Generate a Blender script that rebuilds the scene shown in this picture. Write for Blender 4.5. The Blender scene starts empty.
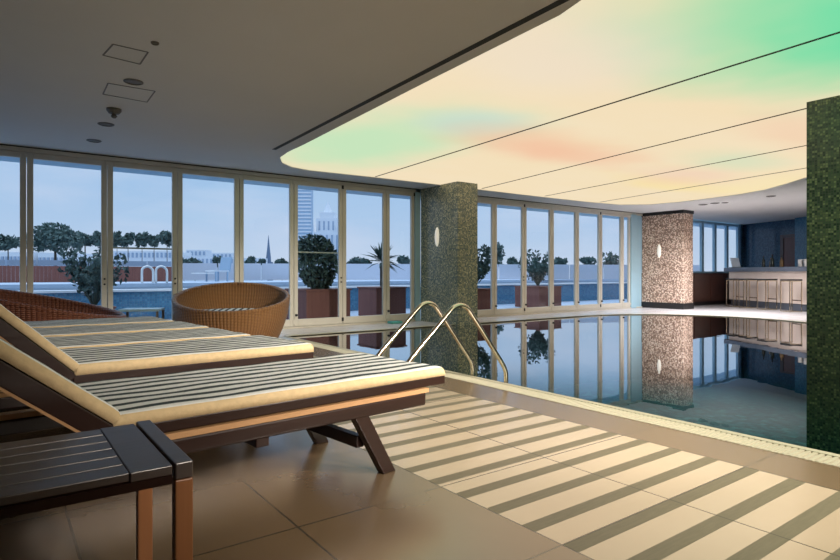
import bpy, bmesh, math, random
from mathutils import Vector, Matrix
random.seed(7)
scene = bpy.context.scene
COL = scene.collection
PI = math.pi

# ------------------------------------------------------------ survey of the place
# camera 1 unit above the deck; everything is laid out in these units and scaled to metres at the end
FPX, HOR, TH = 574.1, 273.7, math.radians(36.44)
SN, CS = math.sin(TH), math.cos(TH)
METRE = 0.83
CEIL = 2.79
WALLY = 9.84
def ray(px, F):
    r = (px - 420) / FPX
    return F * (SN + CS * r), F * (CS - SN * r)
def on_level(px, py, z=0.0):
    F = FPX * (1 - z) / (py - HOR)
    x, y = ray(px, F)
    return Vector((x, y, z))
def on_ceiling(px, py):
    F = FPX * (CEIL - 1) / (HOR - py)
    x, y = ray(px, F)
    return Vector((x, y, CEIL))

# ------------------------------------------------------------ materials
def new_mat(name):
    m = bpy.data.materials.new(name); m.use_nodes = True
    nt = m.node_tree; nt.nodes.clear()
    out = nt.nodes.new('ShaderNodeOutputMaterial')
    return m, nt, out
class G:
    """small node-expression helper"""
    def __init__(s, nt): s.nt = nt
    def n(s, t, **kw):
        nd = s.nt.nodes.new(t)
        for k, v in kw.items(): setattr(nd, k, v)
        return nd
    def link(s, a, b): s.nt.links.new(a, b)
    def put(s, sock, v):
        if isinstance(v, bpy.types.NodeSocket): s.link(v, sock)
        else: sock.default_value = v
    def m(s, op, a, b=0.0, c=0.0):
        nd = s.n('ShaderNodeMath', operation=op)
        s.put(nd.inputs[0], a); s.put(nd.inputs[1], b)
        if op in ('MULTIPLY_ADD', 'SMOOTH_MIN', 'COMPARE'): s.put(nd.inputs[2], c)
        return nd.outputs[0]
    def xyz(s, vec):
        nd = s.n('ShaderNodeSeparateXYZ'); s.link(vec, nd.inputs[0]); return nd.outputs
    def comb(s, x, y, z):
        nd = s.n('ShaderNodeCombineXYZ')
        for i, v in enumerate((x, y, z)): s.put(nd.inputs[i], v)
        return nd.outputs[0]
    def mix(s, f, a, b):
        nd = s.n('ShaderNodeMix', data_type='RGBA')
        s.put(nd.inputs[0], f)
        for i, v in ((6, a), (7, b)):
            if isinstance(v, bpy.types.NodeSocket): s.link(v, nd.inputs[i])
            else: nd.inputs[i].default_value = (*v, 1) if len(v) == 3 else v
        return nd.outputs[2]
    def noise(s, vec, scale, detail=2, rough=.5):
        nd = s.n('ShaderNodeTexNoise'); s.link(vec, nd.inputs['Vector'])
        nd.inputs['Scale'].default_value = scale; nd.inputs['Detail'].default_value = detail
        nd.inputs['Roughness'].default_value = rough
        return nd.outputs[0]
    def ramp(s, f, stops, interp='LINEAR'):
        nd = s.n('ShaderNodeValToRGB'); s.link(f, nd.inputs[0]); cr = nd.color_ramp; cr.interpolation = interp
        while len(cr.elements) < len(stops): cr.elements.new(.5)
        for e, (p, c) in zip(cr.elements, stops): e.position = p; e.color = (*c, 1)
        return nd.outputs[0]
    def mapped(s, vec, scale):
        nd = s.n('ShaderNodeVectorMath', operation='MULTIPLY'); s.link(vec, nd.inputs[0]); nd.inputs[1].default_value = scale
        return nd.outputs[0]
    def obj(s): return s.n('ShaderNodeTexCoord').outputs['Object']
    def bump(s, h, strength, dist=.01):
        nd = s.n('ShaderNodeBump'); s.link(h, nd.inputs['Height'])
        nd.inputs['Strength'].default_value = strength; nd.inputs['Distance'].default_value = dist
        return nd.outputs[0]
    def bsdf(s, out, col, rough=.5, metal=0, spec=.5, ior=1.5, normal=None, emis=None, estr=0, coat=0):
        b = s.n('ShaderNodeBsdfPrincipled')
        if isinstance(col, bpy.types.NodeSocket): s.link(col, b.inputs['Base Color'])
        else: b.inputs['Base Color'].default_value = (*col, 1)
        s.put(b.inputs['Roughness'], rough); b.inputs['Metallic'].default_value = metal
        b.inputs['Specular IOR Level'].default_value = spec; s.put(b.inputs['IOR'], ior)
        b.inputs['Coat Weight'].default_value = coat
        if normal is not None: s.link(normal, b.inputs['Normal'])
        if emis is not None:
            if isinstance(emis, bpy.types.NodeSocket): s.link(emis, b.inputs['Emission Color'])
            else: b.inputs['Emission Color'].default_value = (*emis, 1)
            b.inputs['Emission Strength'].default_value = estr
        s.link(b.outputs[0], out.inputs[0])
        return b

def plain(name, col, rough=.5, metal=0, var=.12, scale=6, spec=.5, ior=1.5, bump=0, coat=0, stretch=(1, 1, 1)):
    m, nt, out = new_mat(name); g = G(nt)
    n = g.noise(g.mapped(g.obj(), stretch), scale, 3)
    c = g.mix(n, tuple(max(0, v * (1 - var)) for v in col), tuple(min(1, v * (1 + var)) for v in col))
    nrm = g.bump(n, bump) if bump else None
    g.bsdf(out, c, rough, metal, spec, ior, nrm, coat=coat)
    return m
def wood(name, a, b, rough=.35, axis=0, scale=5, spec=.5, ior=1.5):
    m, nt, out = new_mat(name); g = G(nt)
    st = [14, 14, 14]; st[axis] = .8
    v = g.mapped(g.obj(), tuple(st))
    n = g.noise(v, scale * .3, 6, .6)
    n2 = g.noise(g.obj(), 2.5, 2)
    c = g.mix(g.m('MULTIPLY_ADD', n2, .3, g.m('SUBTRACT', n, .15)), a, b)
    g.bsdf(out, c, rough, 0, spec, ior, g.bump(n, .25, .004))
    return m
def mosaic(name, cols, tile=.035, grout=(.05, .05, .05), rough=.18, spec=.6, grw=.08, metal=0):
    """little glass tiles on upright faces: u = x + y, v = z"""
    m, nt, out = new_mat(name); g = G(nt)
    x, y, z = g.xyz(g.obj())
    u = g.m('DIVIDE', g.m('ADD', x, y), tile); v = g.m('DIVIDE', z, tile)
    cu, cv = g.m('FLOOR', u), g.m('FLOOR', v)
    wn = g.n('ShaderNodeTexWhiteNoise', noise_dimensions='3D'); g.link(g.comb(cu, cv, 0.0), wn.inputs['Vector'])
    k = len(cols); col = g.ramp(wn.outputs['Value'], [(i / k, c) for i, c in enumerate(cols)], 'CONSTANT')
    fu, fv = g.m('FRACT', u), g.m('FRACT', v)
    e = g.m('MINIMUM', g.m('MINIMUM', fu, g.m('SUBTRACT', 1.0, fu)), g.m('MINIMUM', fv, g.m('SUBTRACT', 1.0, fv)))
    gr = g.m('LESS_THAN', e, grw)
    c = g.mix(gr, col, grout)
    big = g.noise(g.obj(), 1.3, 3)
    ro = g.m('MULTIPLY_ADD', gr, .5, rough)
    g.bsdf(out, c, ro, metal, spec, 1.5, g.bump(g.m('MULTIPLY_ADD', gr, -1.0, g.m('MULTIPLY', wn.outputs['Value'], .6)), .5, .004))
    return m

M = {}
M['alu'] = plain('champagne aluminium', (.66, .63, .56), .40, .15, .05)
M['alu_blue'] = plain('sky-tinted aluminium', (.38, .60, .74), .35, .1, .05)  # blue of the sky reflected in the end posts put into the colour
M['rubber'] = plain('black rubber', (.012, .012, .013), .5)
M['plaster'] = plain('ceiling plaster', (.74, .72, .70), .85, 0, .03, 1.5)
M['slot'] = plain('dark slot', (.03, .028, .025), .7)
M['ventgrey'] = plain('grey painted steel', (.16, .145, .13), .5)
M['steel'] = plain('polished stainless steel', (.72, .64, .52), .14, 1, .04)
M['darkwall'] = plain('beige plaster', (.50, .42, .34), .7)
M['teak_dark'] = wood('dark oiled hardwood', (.011, .004, .0035), (.028, .010, .007), .30, 0)
M['teak_edge'] = wood('reddish hardwood', (.36, .19, .085), (.56, .33, .17), .4, 0)  # light on the rail tops put into a paler wood colour
M['teak_leg'] = wood('reddish hardwood upright', (.22, .085, .035), (.42, .18, .075), .4, 2)
M['table_top'] = wood('satin dark table wood', (.020, .011, .010), (.055, .028, .023), .40, 0, ior=2.3)
M['white_cloth'] = plain('white towelling', (.72, .74, .76), .9)
M['ochre'] = plain('ochre canvas', (.62, .47, .27), .85, 0, .2, 30, bump=.3)
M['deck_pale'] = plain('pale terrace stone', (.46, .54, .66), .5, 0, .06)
M['coping'] = plain('white stone coping', (.75, .76, .78), .5)
M['parapet'] = plain('milky balustrade glass', (.60, .62, .70), .35, 0, .03)
M['redwood'] = wood('red-brown boards', (.14, .045, .035), (.26, .09, .065), .6, 2)
M['white_paint'] = plain('white paint', (.78, .78, .78), .4)
M['fol_dark'] = plain('hazy dark foliage', (.075, .125, .115), .7, 0, .5, 3)  # bluish distance haze mixed into the leaf colour
M['fol_mid'] = plain('grey-green foliage', (.06, .10, .075), .7, 0, .5, 3)
M['bark'] = plain('bark', (.06, .045, .035), .9)
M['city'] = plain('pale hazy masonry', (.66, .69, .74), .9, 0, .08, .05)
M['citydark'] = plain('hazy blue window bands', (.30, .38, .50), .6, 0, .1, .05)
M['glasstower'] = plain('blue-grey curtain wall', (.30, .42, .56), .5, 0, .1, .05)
M['spire'] = plain('slate spire', (.13, .18, .27), .9)
M['countertop'] = plain('blue-grey stone', (.17, .20, .26), .25, 0, .15, 5)
M['kick'] = plain('slate kickboard', (.10, .115, .15), .5)
M['door_brown'] = wood('brown door veneer', (.10, .028, .016), (.19, .06, .035), .35, 2)
M['cabinet'] = wood('dark brown veneer', (.05, .022, .017), (.095, .042, .03), .3, 0)
M['black'] = plain('black lacquer', (.012, .011, .012), .35)
M['bottle_dark'] = plain('dark bottle glass', (.02, .03, .03), .08, 0, .1)
M['bottle_clear'] = plain('amber bottle glass', (.22, .14, .07), .08)
M['screen'] = plain('pale screen', (.70, .78, .86), .2)
M['teal_cloth'] = plain('teal cloth', (.10, .42, .40), .85)
M['blue_mosaic'] = mosaic('blue mosaic', [(.06, .19, .32), (.08, .24, .38), (.10, .28, .43), (.07, .21, .36)], .05, (.08, .18, .28))
M['col_green'] = mosaic('green-gold glass mosaic', [(.26, .30, .27), (.42, .43, .30), (.18, .23, .22), (.60, .60, .42), (.33, .36, .27), (.14, .20, .18)], .024, (.08, .09, .07))
M['col_dark'] = mosaic('dark green glass mosaic', [(.07, .12, .07), (.12, .17, .085), (.045, .08, .055), (.20, .26, .13), (.09, .14, .08), (.03, .06, .04)], .024, (.04, .055, .04))
M['bar_blue'] = mosaic('navy mosaic', [(.03, .085, .15), (.04, .11, .18), (.025, .07, .13), (.055, .13, .21)], .045, (.012, .03, .05))
M['pool_tile'] = mosaic('teal pool mosaic', [(.02, .13, .15), (.025, .16, .18), (.022, .14, .16), (.04, .20, .21)], .06, (.01, .07, .07), .4)
def mk_pool():
    m, nt, out = new_mat('teal pool floor mosaic'); g = G(nt)
    x, y, z = g.xyz(g.obj())
    wn = g.n('ShaderNodeTexWhiteNoise'); g.link(g.comb(g.m('FLOOR', g.m('DIVIDE', x, .09)), g.m('FLOOR', g.m('DIVIDE', y, .09)), 0.0), wn.inputs['Vector'])
    c = g.ramp(wn.outputs['Value'], [(0, (.002, .045, .052)), (.35, (.006, .085, .09)), (.7, (.010, .115, .118)), (.9, (.03, .18, .165))], 'CONSTANT')
    g.bsdf(out, c, .5)
    return m
M['pool_floor'] = mk_pool()
M['ledge'] = plain('dark brown pool tile', (.030, .014, .010), .5, 0, .2)

def mk_pebble():
    m, nt, out = new_mat('pink pebble mosaic'); g = G(nt)
    x, y, z = g.xyz(g.obj())
    v = g.comb(g.m('ADD', x, y), z, 0.0)
    vo = g.n('ShaderNodeTexVoronoi'); g.link(v, vo.inputs['Vector']); vo.inputs['Scale'].default_value = 25
    c = g.ramp(g.xyz(vo.outputs['Color'])[0], [(0, (.72, .54, .43)), (.3, (.80, .63, .52)), (.55, (.66, .47, .37)), (.72, (.84, .70, .58)), (.90, (.16, .09, .07))], 'CONSTANT')
    e = g.m('GREATER_THAN', vo.outputs['Distance'], .50)
    c = g.mix(e, c, (.30, .20, .15))
    g.bsdf(out, c, .4, normal=g.bump(vo.outputs['Distance'], .5, .01))
    return m
M['pebble'] = mk_pebble()

def mk_stripe(name, width, n):
    """striped canvas: bands run along local x, counted across local y"""
    m, nt, out = new_mat(name); g = G(nt)
    x, y, z = g.xyz(g.obj())
    f = g.m('FRACT', g.m('ADD', g.m('DIVIDE', y, width / n), .50))
    d = g.m('LESS_THAN', f, .42)
    w = g.noise(g.obj(), 60, 2)
    c = g.mix(d, g.mix(w, (.74, .76, .75), (.84, .86, .85)), g.mix(w, (.030, .045, .052), (.05, .07, .075)))
    g.bsdf(out, c, .85, spec=.3, normal=g.bump(w, .2, .003))
    return m
M['stripe'] = mk_stripe('striped canvas', .79, 8)

def mk_wicker(name, a, b):
    m, nt, out = new_mat(name); g = G(nt)
    x, y, z = g.xyz(g.obj())
    ang = g.m('ARCTAN2', y, x)
    u = g.m('MULTIPLY', ang, 110 / (2 * PI))
    fu = g.m('FRACT', u); v = g.m('MULTIPLY', z, 46)
    row = g.m('MULTIPLY', v, 0.0)
    h = g.m('ABSOLUTE', g.m('SINE', g.m('ADD', g.m('MULTIPLY', u, PI), g.m('MULTIPLY', row, PI / 2))))
    hv = g.m('ABSOLUTE', g.m('SINE', g.m('MULTIPLY', v, PI)))
    hh = g.m('MULTIPLY', h, hv)
    c = g.mix(hh, tuple(k * .35 for k in a), b)
    c = g.mix(g.noise(g.obj(), 9, 3), c, a)
    g.bsdf(out, c, .45, normal=g.bump(hh, .9, .012))
    return m
M['wicker'] = mk_wicker('honey wicker', (.33, .155, .055), (.52, .27, .11))
M['wicker_dark'] = mk_wicker('red-brown wicker', (.20, .065, .035), (.34, .13, .07))

JX, JY, PIT = 1.679, 1.3917, .721
def mk_floor():
    m, nt, out = new_mat('stone tile deck'); g = G(nt)
    P = g.obj(); x, y, z = g.xyz(P)
    def joint(v, o, per, w):
        f = g.m('FRACT', g.m('DIVIDE', g.m('SUBTRACT', v, o - 50 * per), per))
        return g.m('LESS_THAN', g.m('MINIMUM', f, g.m('SUBTRACT', 1.0, f)), w / per / 2)
    jx = joint(x, JX, PIT, .009); jy = joint(y, JY, PIT * .995, .009)
    grout = g.m('MAXIMUM', jx, jy)
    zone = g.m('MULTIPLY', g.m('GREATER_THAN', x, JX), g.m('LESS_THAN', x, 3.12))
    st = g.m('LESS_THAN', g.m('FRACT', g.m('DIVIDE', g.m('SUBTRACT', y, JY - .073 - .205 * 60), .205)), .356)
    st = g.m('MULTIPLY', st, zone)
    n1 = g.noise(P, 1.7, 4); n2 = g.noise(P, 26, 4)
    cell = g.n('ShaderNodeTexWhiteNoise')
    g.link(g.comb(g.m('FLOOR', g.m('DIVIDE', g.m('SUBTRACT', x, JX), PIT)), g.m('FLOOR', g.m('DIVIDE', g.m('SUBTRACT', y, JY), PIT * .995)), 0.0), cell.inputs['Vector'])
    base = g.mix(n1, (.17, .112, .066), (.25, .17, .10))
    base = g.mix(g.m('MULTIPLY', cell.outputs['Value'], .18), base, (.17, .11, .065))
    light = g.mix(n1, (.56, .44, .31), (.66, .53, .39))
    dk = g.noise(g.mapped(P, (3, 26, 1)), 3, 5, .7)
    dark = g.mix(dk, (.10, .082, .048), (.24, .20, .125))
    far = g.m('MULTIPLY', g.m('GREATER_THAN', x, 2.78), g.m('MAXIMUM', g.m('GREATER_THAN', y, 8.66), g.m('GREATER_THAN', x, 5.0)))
    base = g.mix(far, base, g.mix(n1, (.60, .56, .55), (.70, .66, .65)))  # pale pinkish walkway stone, with sky sheen put into its colour
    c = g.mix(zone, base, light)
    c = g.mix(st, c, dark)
    c = g.mix(g.m('MULTIPLY', grout, .85), c, (.06, .048, .032))
    ro = g.m('ADD', g.m('MULTIPLY_ADD', n2, .08, .20), g.m('MULTIPLY', st, .25))
    hgt = g.m('SUBTRACT', g.m('MULTIPLY', n1, .12), g.m('ADD', g.m('MULTIPLY', grout, .6), g.m('MULTIPLY', st, .15)))
    g.bsdf(out, c, ro, 0, .5, g.m('SUBTRACT', 2.9, g.m('MULTIPLY', st, 1.0)), g.bump(hgt, .25, .006))
    return m
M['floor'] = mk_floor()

def mk_grate():
    return plain('cream gutter plastic', (.50, .47, .35), .45, 0, .05)
M['grate'] = mk_grate()

def mk_water(name, tint, bump):
    m, nt, out = new_mat(name); g = G(nt)
    n = g.noise(g.obj(), 3.0, 2)
    nrm = g.bump(n, bump, .004)
    gl = g.n('ShaderNodeBsdfGlossy'); gl.inputs['Roughness'].default_value = .0; g.link(nrm, gl.inputs['Normal'])
    tr = g.n('ShaderNodeBsdfTransparent'); tr.inputs[0].default_value = (*tint, 1)
    lw = g.n('ShaderNodeLayerWeight'); lw.inputs[0].default_value = .5; g.link(nrm, lw.inputs['Normal'])
    mr = g.n('ShaderNodeMapRange', interpolation_type='SMOOTHSTEP'); g.link(lw.outputs['Facing'], mr.inputs[0])
    mr.inputs[1].default_value = .75; mr.inputs[2].default_value = .868; mr.inputs[3].default_value = .035; mr.inputs[4].default_value = .98
    mx = g.n('ShaderNodeMixShader'); g.link(mr.outputs[0], mx.inputs[0]); g.link(tr.outputs[0], mx.inputs[1]); g.link(gl.outputs[0], mx.inputs[2])
    g.link(mx.outputs[0], out.inputs[0])
    return m
M['water'] = mk_water('still pool water', (.62, .90, .92), .10)
M['water_out'] = mk_water('outdoor pool water', (.5, .75, .85), .4)
def mk_glass():
    m, nt, out = new_mat('window glass'); g = G(nt)
    fr = g.n('ShaderNodeFresnel'); fr.inputs[0].default_value = 1.45
    gl = g.n('ShaderNodeBsdfGlossy'); gl.inputs['Roughness'].default_value = .0
    tr = g.n('ShaderNodeBsdfTransparent'); tr.inputs[0].default_value = (.90, .95, .98, 1)
    mx = g.n('ShaderNodeMixShader'); ge = g.n('ShaderNodeNewGeometry'); g.link(g.m('MULTIPLY', g.m('MULTIPLY', fr.outputs[0], .6), g.m('SUBTRACT', 1.0, ge.outputs['Backfacing'])), mx.inputs[0]); g.link(tr.outputs[0], mx.inputs[1]); g.link(gl.outputs[0], mx.inputs[2])
    g.link(mx.outputs[0], out.inputs[0])
    return m
M['glass'] = mk_glass()

def mk_lum():
    """back-lit stretched membrane whose lamps shift from warm white to green, pink and aqua"""
    m, nt, out = new_mat('backlit membrane'); g = G(nt)
    P = g.obj(); x, y, z = g.xyz(P)
    nz = g.noise(P, .55, 3); nz2 = g.noise(g.mapped(P, (.5, 1.1, 1)), .8, 3)
    def blob(cx, cy, rx, ry, k=1.0):
        dx = g.m('DIVIDE', g.m('SUBTRACT', x, cx), rx); dy = g.m('DIVIDE', g.m('SUBTRACT', y, cy), ry)
        d = g.m('SQRT', g.m('ADD', g.m('MULTIPLY', dx, dx), g.m('MULTIPLY', dy, dy)))
        d = g.m('ADD', d, g.m('MULTIPLY', g.m('SUBTRACT', nz, .5), 1.1))
        nd = g.n('ShaderNodeMapRange', interpolation_type='SMOOTHSTEP'); g.link(d, nd.inputs[0])
        nd.inputs[1].default_value = 1.1; nd.inputs[2].default_value = .1; nd.inputs[3].default_value = 0; nd.inputs[4].default_value = k
        return nd.outputs[0]
    warm = (.88, .71, .45)
    c = g.mix(g.m('MULTIPLY', nz2, .6), warm, (.90, .79, .62))
    for (cx, cy, rx, ry, k, col) in LUMB:
        c = g.mix(blob(cx, cy, rx, ry, k), c, col)
    st = g.n('ShaderNodeEmission'); g.link(c, st.inputs[0]); st.inputs[1].default_value = LUM
    g.link(st.outputs[0], out.inputs[0])
    return m
LUM = .90
LUMB = [(5.3, 1.0, 2.7, 2.3, 1.0, (.17, .72, .38)), (7.5, .3, 1.8, 1.6, .8, (.30, .74, .62)), (3.9, 3.2, 1.4, 1.2, .5, (.82, .72, .60)),
        (4.2, 6.8, 2.1, 2.8, 1.0, (.56, .77, .50)), (4.6, 5.2, .9, .8, .6, (.50, .70, .66)),
        (6.6, 5.6, 2.4, 1.1, .9, (.88, .54, .36)), (8.6, 2.9, 2.0, .8, .6, (.88, .60, .42)), (11.5, 6.3, 3.0, .8, .8, (.92, .74, .38)), (9.5, 4.4, 1.6, .8, .6, (.60, .74, .52)), (10.5, 5.6, 2.0, .9, .5, (.86, .58, .46)), (13, 5, 2.5, 2.5, .7, (.93, .78, .45))]
M['lum'] = mk_lum()
M['lamp'] = (lambda: (lambda t: (G(t[1]).bsdf(t[2], (.8, .8, .76), .3, emis=(1, .93, .78), estr=.35), t[0])[1])(new_mat('opal glass lamp')))()

# ------------------------------------------------------------ mesh helpers
def link(o, parent=None):
    COL.objects.link(o)
    if parent: o.parent = parent
    return o
def obj(name, bm, mats, parent=None, smooth=False, bevel=0, seg=2):
    me = bpy.data.meshes.new(name)
    bmesh.ops.recalc_face_normals(bm, faces=bm.faces)
    bm.to_mesh(me); bm.free()
    for mm in (mats if isinstance(mats, (list, tuple)) else [mats]): me.materials.append(M[mm])
    if smooth:
        for p in me.polygons: p.use_smooth = True
    o = bpy.data.objects.new(name, me); link(o, parent)
    if bevel:
        b = o.modifiers.new('bevel', 'BEVEL'); b.width = bevel; b.segments = seg; b.limit_method = 'ANGLE'
    return o
def face_up(o):
    if o.data.polygons[0].normal.z < 0: o.data.flip_normals()
def tag(o, label, cat=None, group=None, kind=None):
    o['label'] = label
    if cat: o['category'] = cat
    if group: o['group'] = group
    if kind: o['kind'] = kind
    return o
def thing(name, label, cat, loc=(0, 0, 0), rz=0, group=None):
    o = bpy.data.objects.new(name, None); link(o); o.location = loc; o.rotation_euler = (0, 0, rz)
    o.empty_display_size = .1
    return tag(o, label, cat, group)
def dup(root, loc, rz, label):
    r = root.copy(); COL.objects.link(r); r.location = loc; r.rotation_euler = (0, 0, rz); r['label'] = label
    def kids(src, dst):
        for ch in list(src.children):
            c = ch.copy(); COL.objects.link(c); c.parent = dst
            kids(ch, c)
    kids(root, r)
    return r
def box(bm, x0, x1, y0, y1, z0, z1, mat=None, mi=0):
    vs = [Vector(p) for p in ((x0, y0, z0), (x1, y0, z0), (x1, y1, z0), (x0, y1, z0), (x0, y0, z1), (x1, y0, z1), (x1, y1, z1), (x0, y1, z1))]
    if mat is not None: vs = [mat @ v for v in vs]
    b = [bm.verts.new(v) for v in vs]
    for f in ((3, 2, 1, 0), (4, 5, 6, 7), (0, 1, 5, 4), (1, 2, 6, 5), (2, 3, 7, 6), (3, 0, 4, 7)):
        bm.faces.new([b[i] for i in f]).material_index = mi
    return bm
def B(*a, **k): return box(bmesh.new(), *a, **k)
def beam(bm, p, q, w, t, up=(0, 0, 1)):
    p, q = Vector(p), Vector(q); d = (q - p); L = d.length; d.normalize()
    s = d.cross(Vector(up)); s.normalize(); u = s.cross(d)
    mt = Matrix((d, s, u)).transposed().to_4x4(); mt.translation = p
    return box(bm, 0, L, -w / 2, w / 2, -t / 2, t / 2, mt)
def tube(bm, pts, r, seg=10, cap=True):
    pts = [Vector(p) for p in pts]; rings = []; n = None
    for i, p in enumerate(pts):
        d = (pts[min(i + 1, len(pts) - 1)] - pts[max(i - 1, 0)]).normalized()
        if n is None:
            n = d.cross(Vector((0, 1, .01)));
            if n.length < .1: n = d.cross(Vector((1, 0, 0)))
        n = (n - d * n.dot(d)).normalized(); b = d.cross(n)
        rr = r[i] if isinstance(r, (list, tuple)) else r
        rings.append([bm.verts.new(p + (n * math.cos(a) + b * math.sin(a)) * rr) for a in [2 * PI * k / seg for k in range(seg)]])
    for a, b2 in zip(rings, rings[1:]):
        for k in range(seg): bm.faces.new((a[k], a[(k + 1) % seg], b2[(k + 1) % seg], b2[k]))
    if cap: bm.faces.new(rings[0][::-1]); bm.faces.new(rings[-1])
    return bm
def smooth_path(pts, n=8):
    pts = [Vector(p) for p in pts]; out = []
    for i in range(len(pts) - 1):
        p0, p1, p2, p3 = pts[max(i - 1, 0)], pts[i], pts[i + 1], pts[min(i + 2, len(pts) - 1)]
        for k in range(n):
            t = k / n
            out.append(.5 * ((2 * p1) + (-p0 + p2) * t + (2 * p0 - 5 * p1 + 4 * p2 - p3) * t * t + (-p0 + 3 * p1 - 3 * p2 + p3) * t ** 3))
    return out + [pts[-1]]
def lathe(bm, prof, seg=32, mat=None, c=(0, 0)):
    rings = []
    for r, z in prof:
        ring = []
        for k in range(seg):
            a = 2 * PI * k / seg; v = Vector((c[0] + r * math.cos(a), c[1] + r * math.sin(a), z))
            ring.append(bm.verts.new(mat @ v if mat is not None else v))
        rings.append(ring)
    for a, b in zip(rings, rings[1:]):
        for k in range(seg): bm.faces.new((a[k], a[(k + 1) % seg], b[(k + 1) % seg], b[k]))
    for ring in (rings[0], rings[-1]): bm.faces.new(ring)
    return bm
def poly_slab(outer, holes, z0, z1):
    """flat slab from a 2-D outline with holes"""
    bm = bmesh.new(); edges = []
    for loop in [outer] + holes:
        vs = [bm.verts.new((p[0], p[1], z1)) for p in loop]
        edges += [bm.edges.new((vs[i], vs[(i + 1) % len(vs)])) for i in range(len(vs))]
    bmesh.ops.triangle_fill(bm, use_beauty=True, use_dissolve=False, edges=edges)
    r = bmesh.ops.extrude_face_region(bm, geom=bm.faces[:])
    for v in [g for g in r['geom'] if isinstance(g, bmesh.types.BMVert)]: v.co.z = z0
    return bm
def struct(name, bm, mats, label, **k):
    o = obj(name, bm, mats, **k); o['kind'] = 'structure'; o['label'] = label
    return o

# ------------------------------------------------------------ room shell
XL, XR, YB = -4.5, 24.0, -4.5
PX0, PYF = 3.74, 8.65                    # pool: near side and far side
pool = [(PX0, -3.2), (PX0, PYF)]
right = [(11.3, PYF), (12.2, 8.45), (13.0, 7.95), (13.55, 7.2), (13.75, 6.4), (13.65, 5.5), (13.2, 4.5), (12.6, 3.5), (12.1, 2.0), (12.0, 0), (12.0, -3.2)]
pr = [(v.x, v.y) for v in smooth_path([(a, b, 0) for a, b in right], 4)]
pool += pr
outer = [(XL, YB), (XR, YB), (XR, WALLY + .1), (XL, WALLY + .1)]
gut0 = 3.50
hole = [(gut0, -3.3), (gut0, PYF + .0)] + [(PX0, PYF)] + pr + [(pr[-1][0], -3.3)]
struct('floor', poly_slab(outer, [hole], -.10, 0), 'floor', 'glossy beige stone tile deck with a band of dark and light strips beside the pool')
# pool basin
bm = poly_slab([(3.0, -4), (15, -4), (15, 9.2), (3.0, 9.2)], [], -1.75, -1.6)
struct('trim_1', bm, 'pool_floor', 'teal mosaic pool floor under the water')
bm = bmesh.new(); ring = [(PX0, -3.3)] + pool[1:] + [(pr[-1][0], -3.3)]
n = len(ring)
for i in range(n):
    a, b = ring[i], ring[(i + 1) % n]
    vs = [bm.verts.new(p) for p in ((a[0], a[1], -1.6), (b[0], b[1], -1.6), (b[0], b[1], -.03), (a[0], a[1], -.03))]
    bm.faces.new(vs)
struct('trim_2', bm, 'pool_tile', 'teal mosaic pool sides under the water')
struct('trim_3', B(PX0 + .005, PX0 + .55, -3.2, PYF - .02, -1.6, -.16), 'ledge', 'dark brown submerged ledge along the near side of the pool')
wat = [(PX0 + .004, -3.25), (PX0 + .004, PYF - .003)] + pr[:-1] + [(pr[-1][0], -3.25)]
bm = bmesh.new(); bm.faces.new([bm.verts.new((a, b, -.012)) for a, b in wat])
o = obj('pool_water', bm, 'water'); face_up(o); tag(o, 'still reflective water filling the indoor swimming pool', 'water', kind='stuff')
struct('trim_14', B(gut0, 3.685, PYF - .55, PYF, -.08, -.001), 'deck_pale', 'short closed end of the overflow channel')
# pool edge: pale lip on the near side and grated overflow channel
struct('trim_4', B(3.685, PX0, -3.3, PYF, -.10, .004), 'grate', 'pale lip between the overflow grating and the water')
struct('trim_5', B(gut0, 3.685, -3.3, PYF, -.10, -.06), 'slot', 'dark overflow channel under the grating')
bm = bmesh.new(); k = 0; y = -3.3
while y < PYF - .56:
    box(bm, gut0 + .004, 3.684, y, y + .020, -.03, .002); y += .0335
box(bm, gut0 + .0, gut0 + .010, -3.3, PYF - .55, -.03, .002)
tag(obj('gutter_grating', bm, 'grate'), 'cream slatted overflow grating running along the near edge of the pool', 'grating')
# thin pale coping that follows the far and right-hand edge of the pool
bm = bmesh.new(); edge = [(PX0, PYF)] + pr
for i in range(len(edge) - 1):
    a, b = Vector((*edge[i], 0)), Vector((*edge[i + 1], 0)); d = (b - a).normalized(); nn = Vector((-d.y, d.x, 0))
    c = edge[i + 2] if i + 2 < len(edge) else None
    q = [a, b, b + nn * .10, a + nn * .10]
    lo = [bm.verts.new((p.x, p.y, -.02)) for p in q]; hi = [bm.verts.new((p.x, p.y, .005)) for p in q]
    bm.faces.new(hi)
    for k in range(4): bm.faces.new((lo[k], lo[(k + 1) % 4], hi[(k + 1) % 4], hi[k]))
struct('trim_6', bm, 'grate', 'thin cream coping along the far curved pool edge')

struct('wall_left', B(XL - .15, XL, YB, WALLY, 0, CEIL), 'darkwall', 'beige plaster wall out of view on the left')
struct('wall_back', B(XL, XR, YB - .15, YB, 0, CEIL), 'darkwall', 'beige plaster wall behind the viewer')
struct('wall_right', B(XR, XR + .15, YB, WALLY, 0, CEIL), 'darkwall', 'beige wall beyond the bar')

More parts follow.
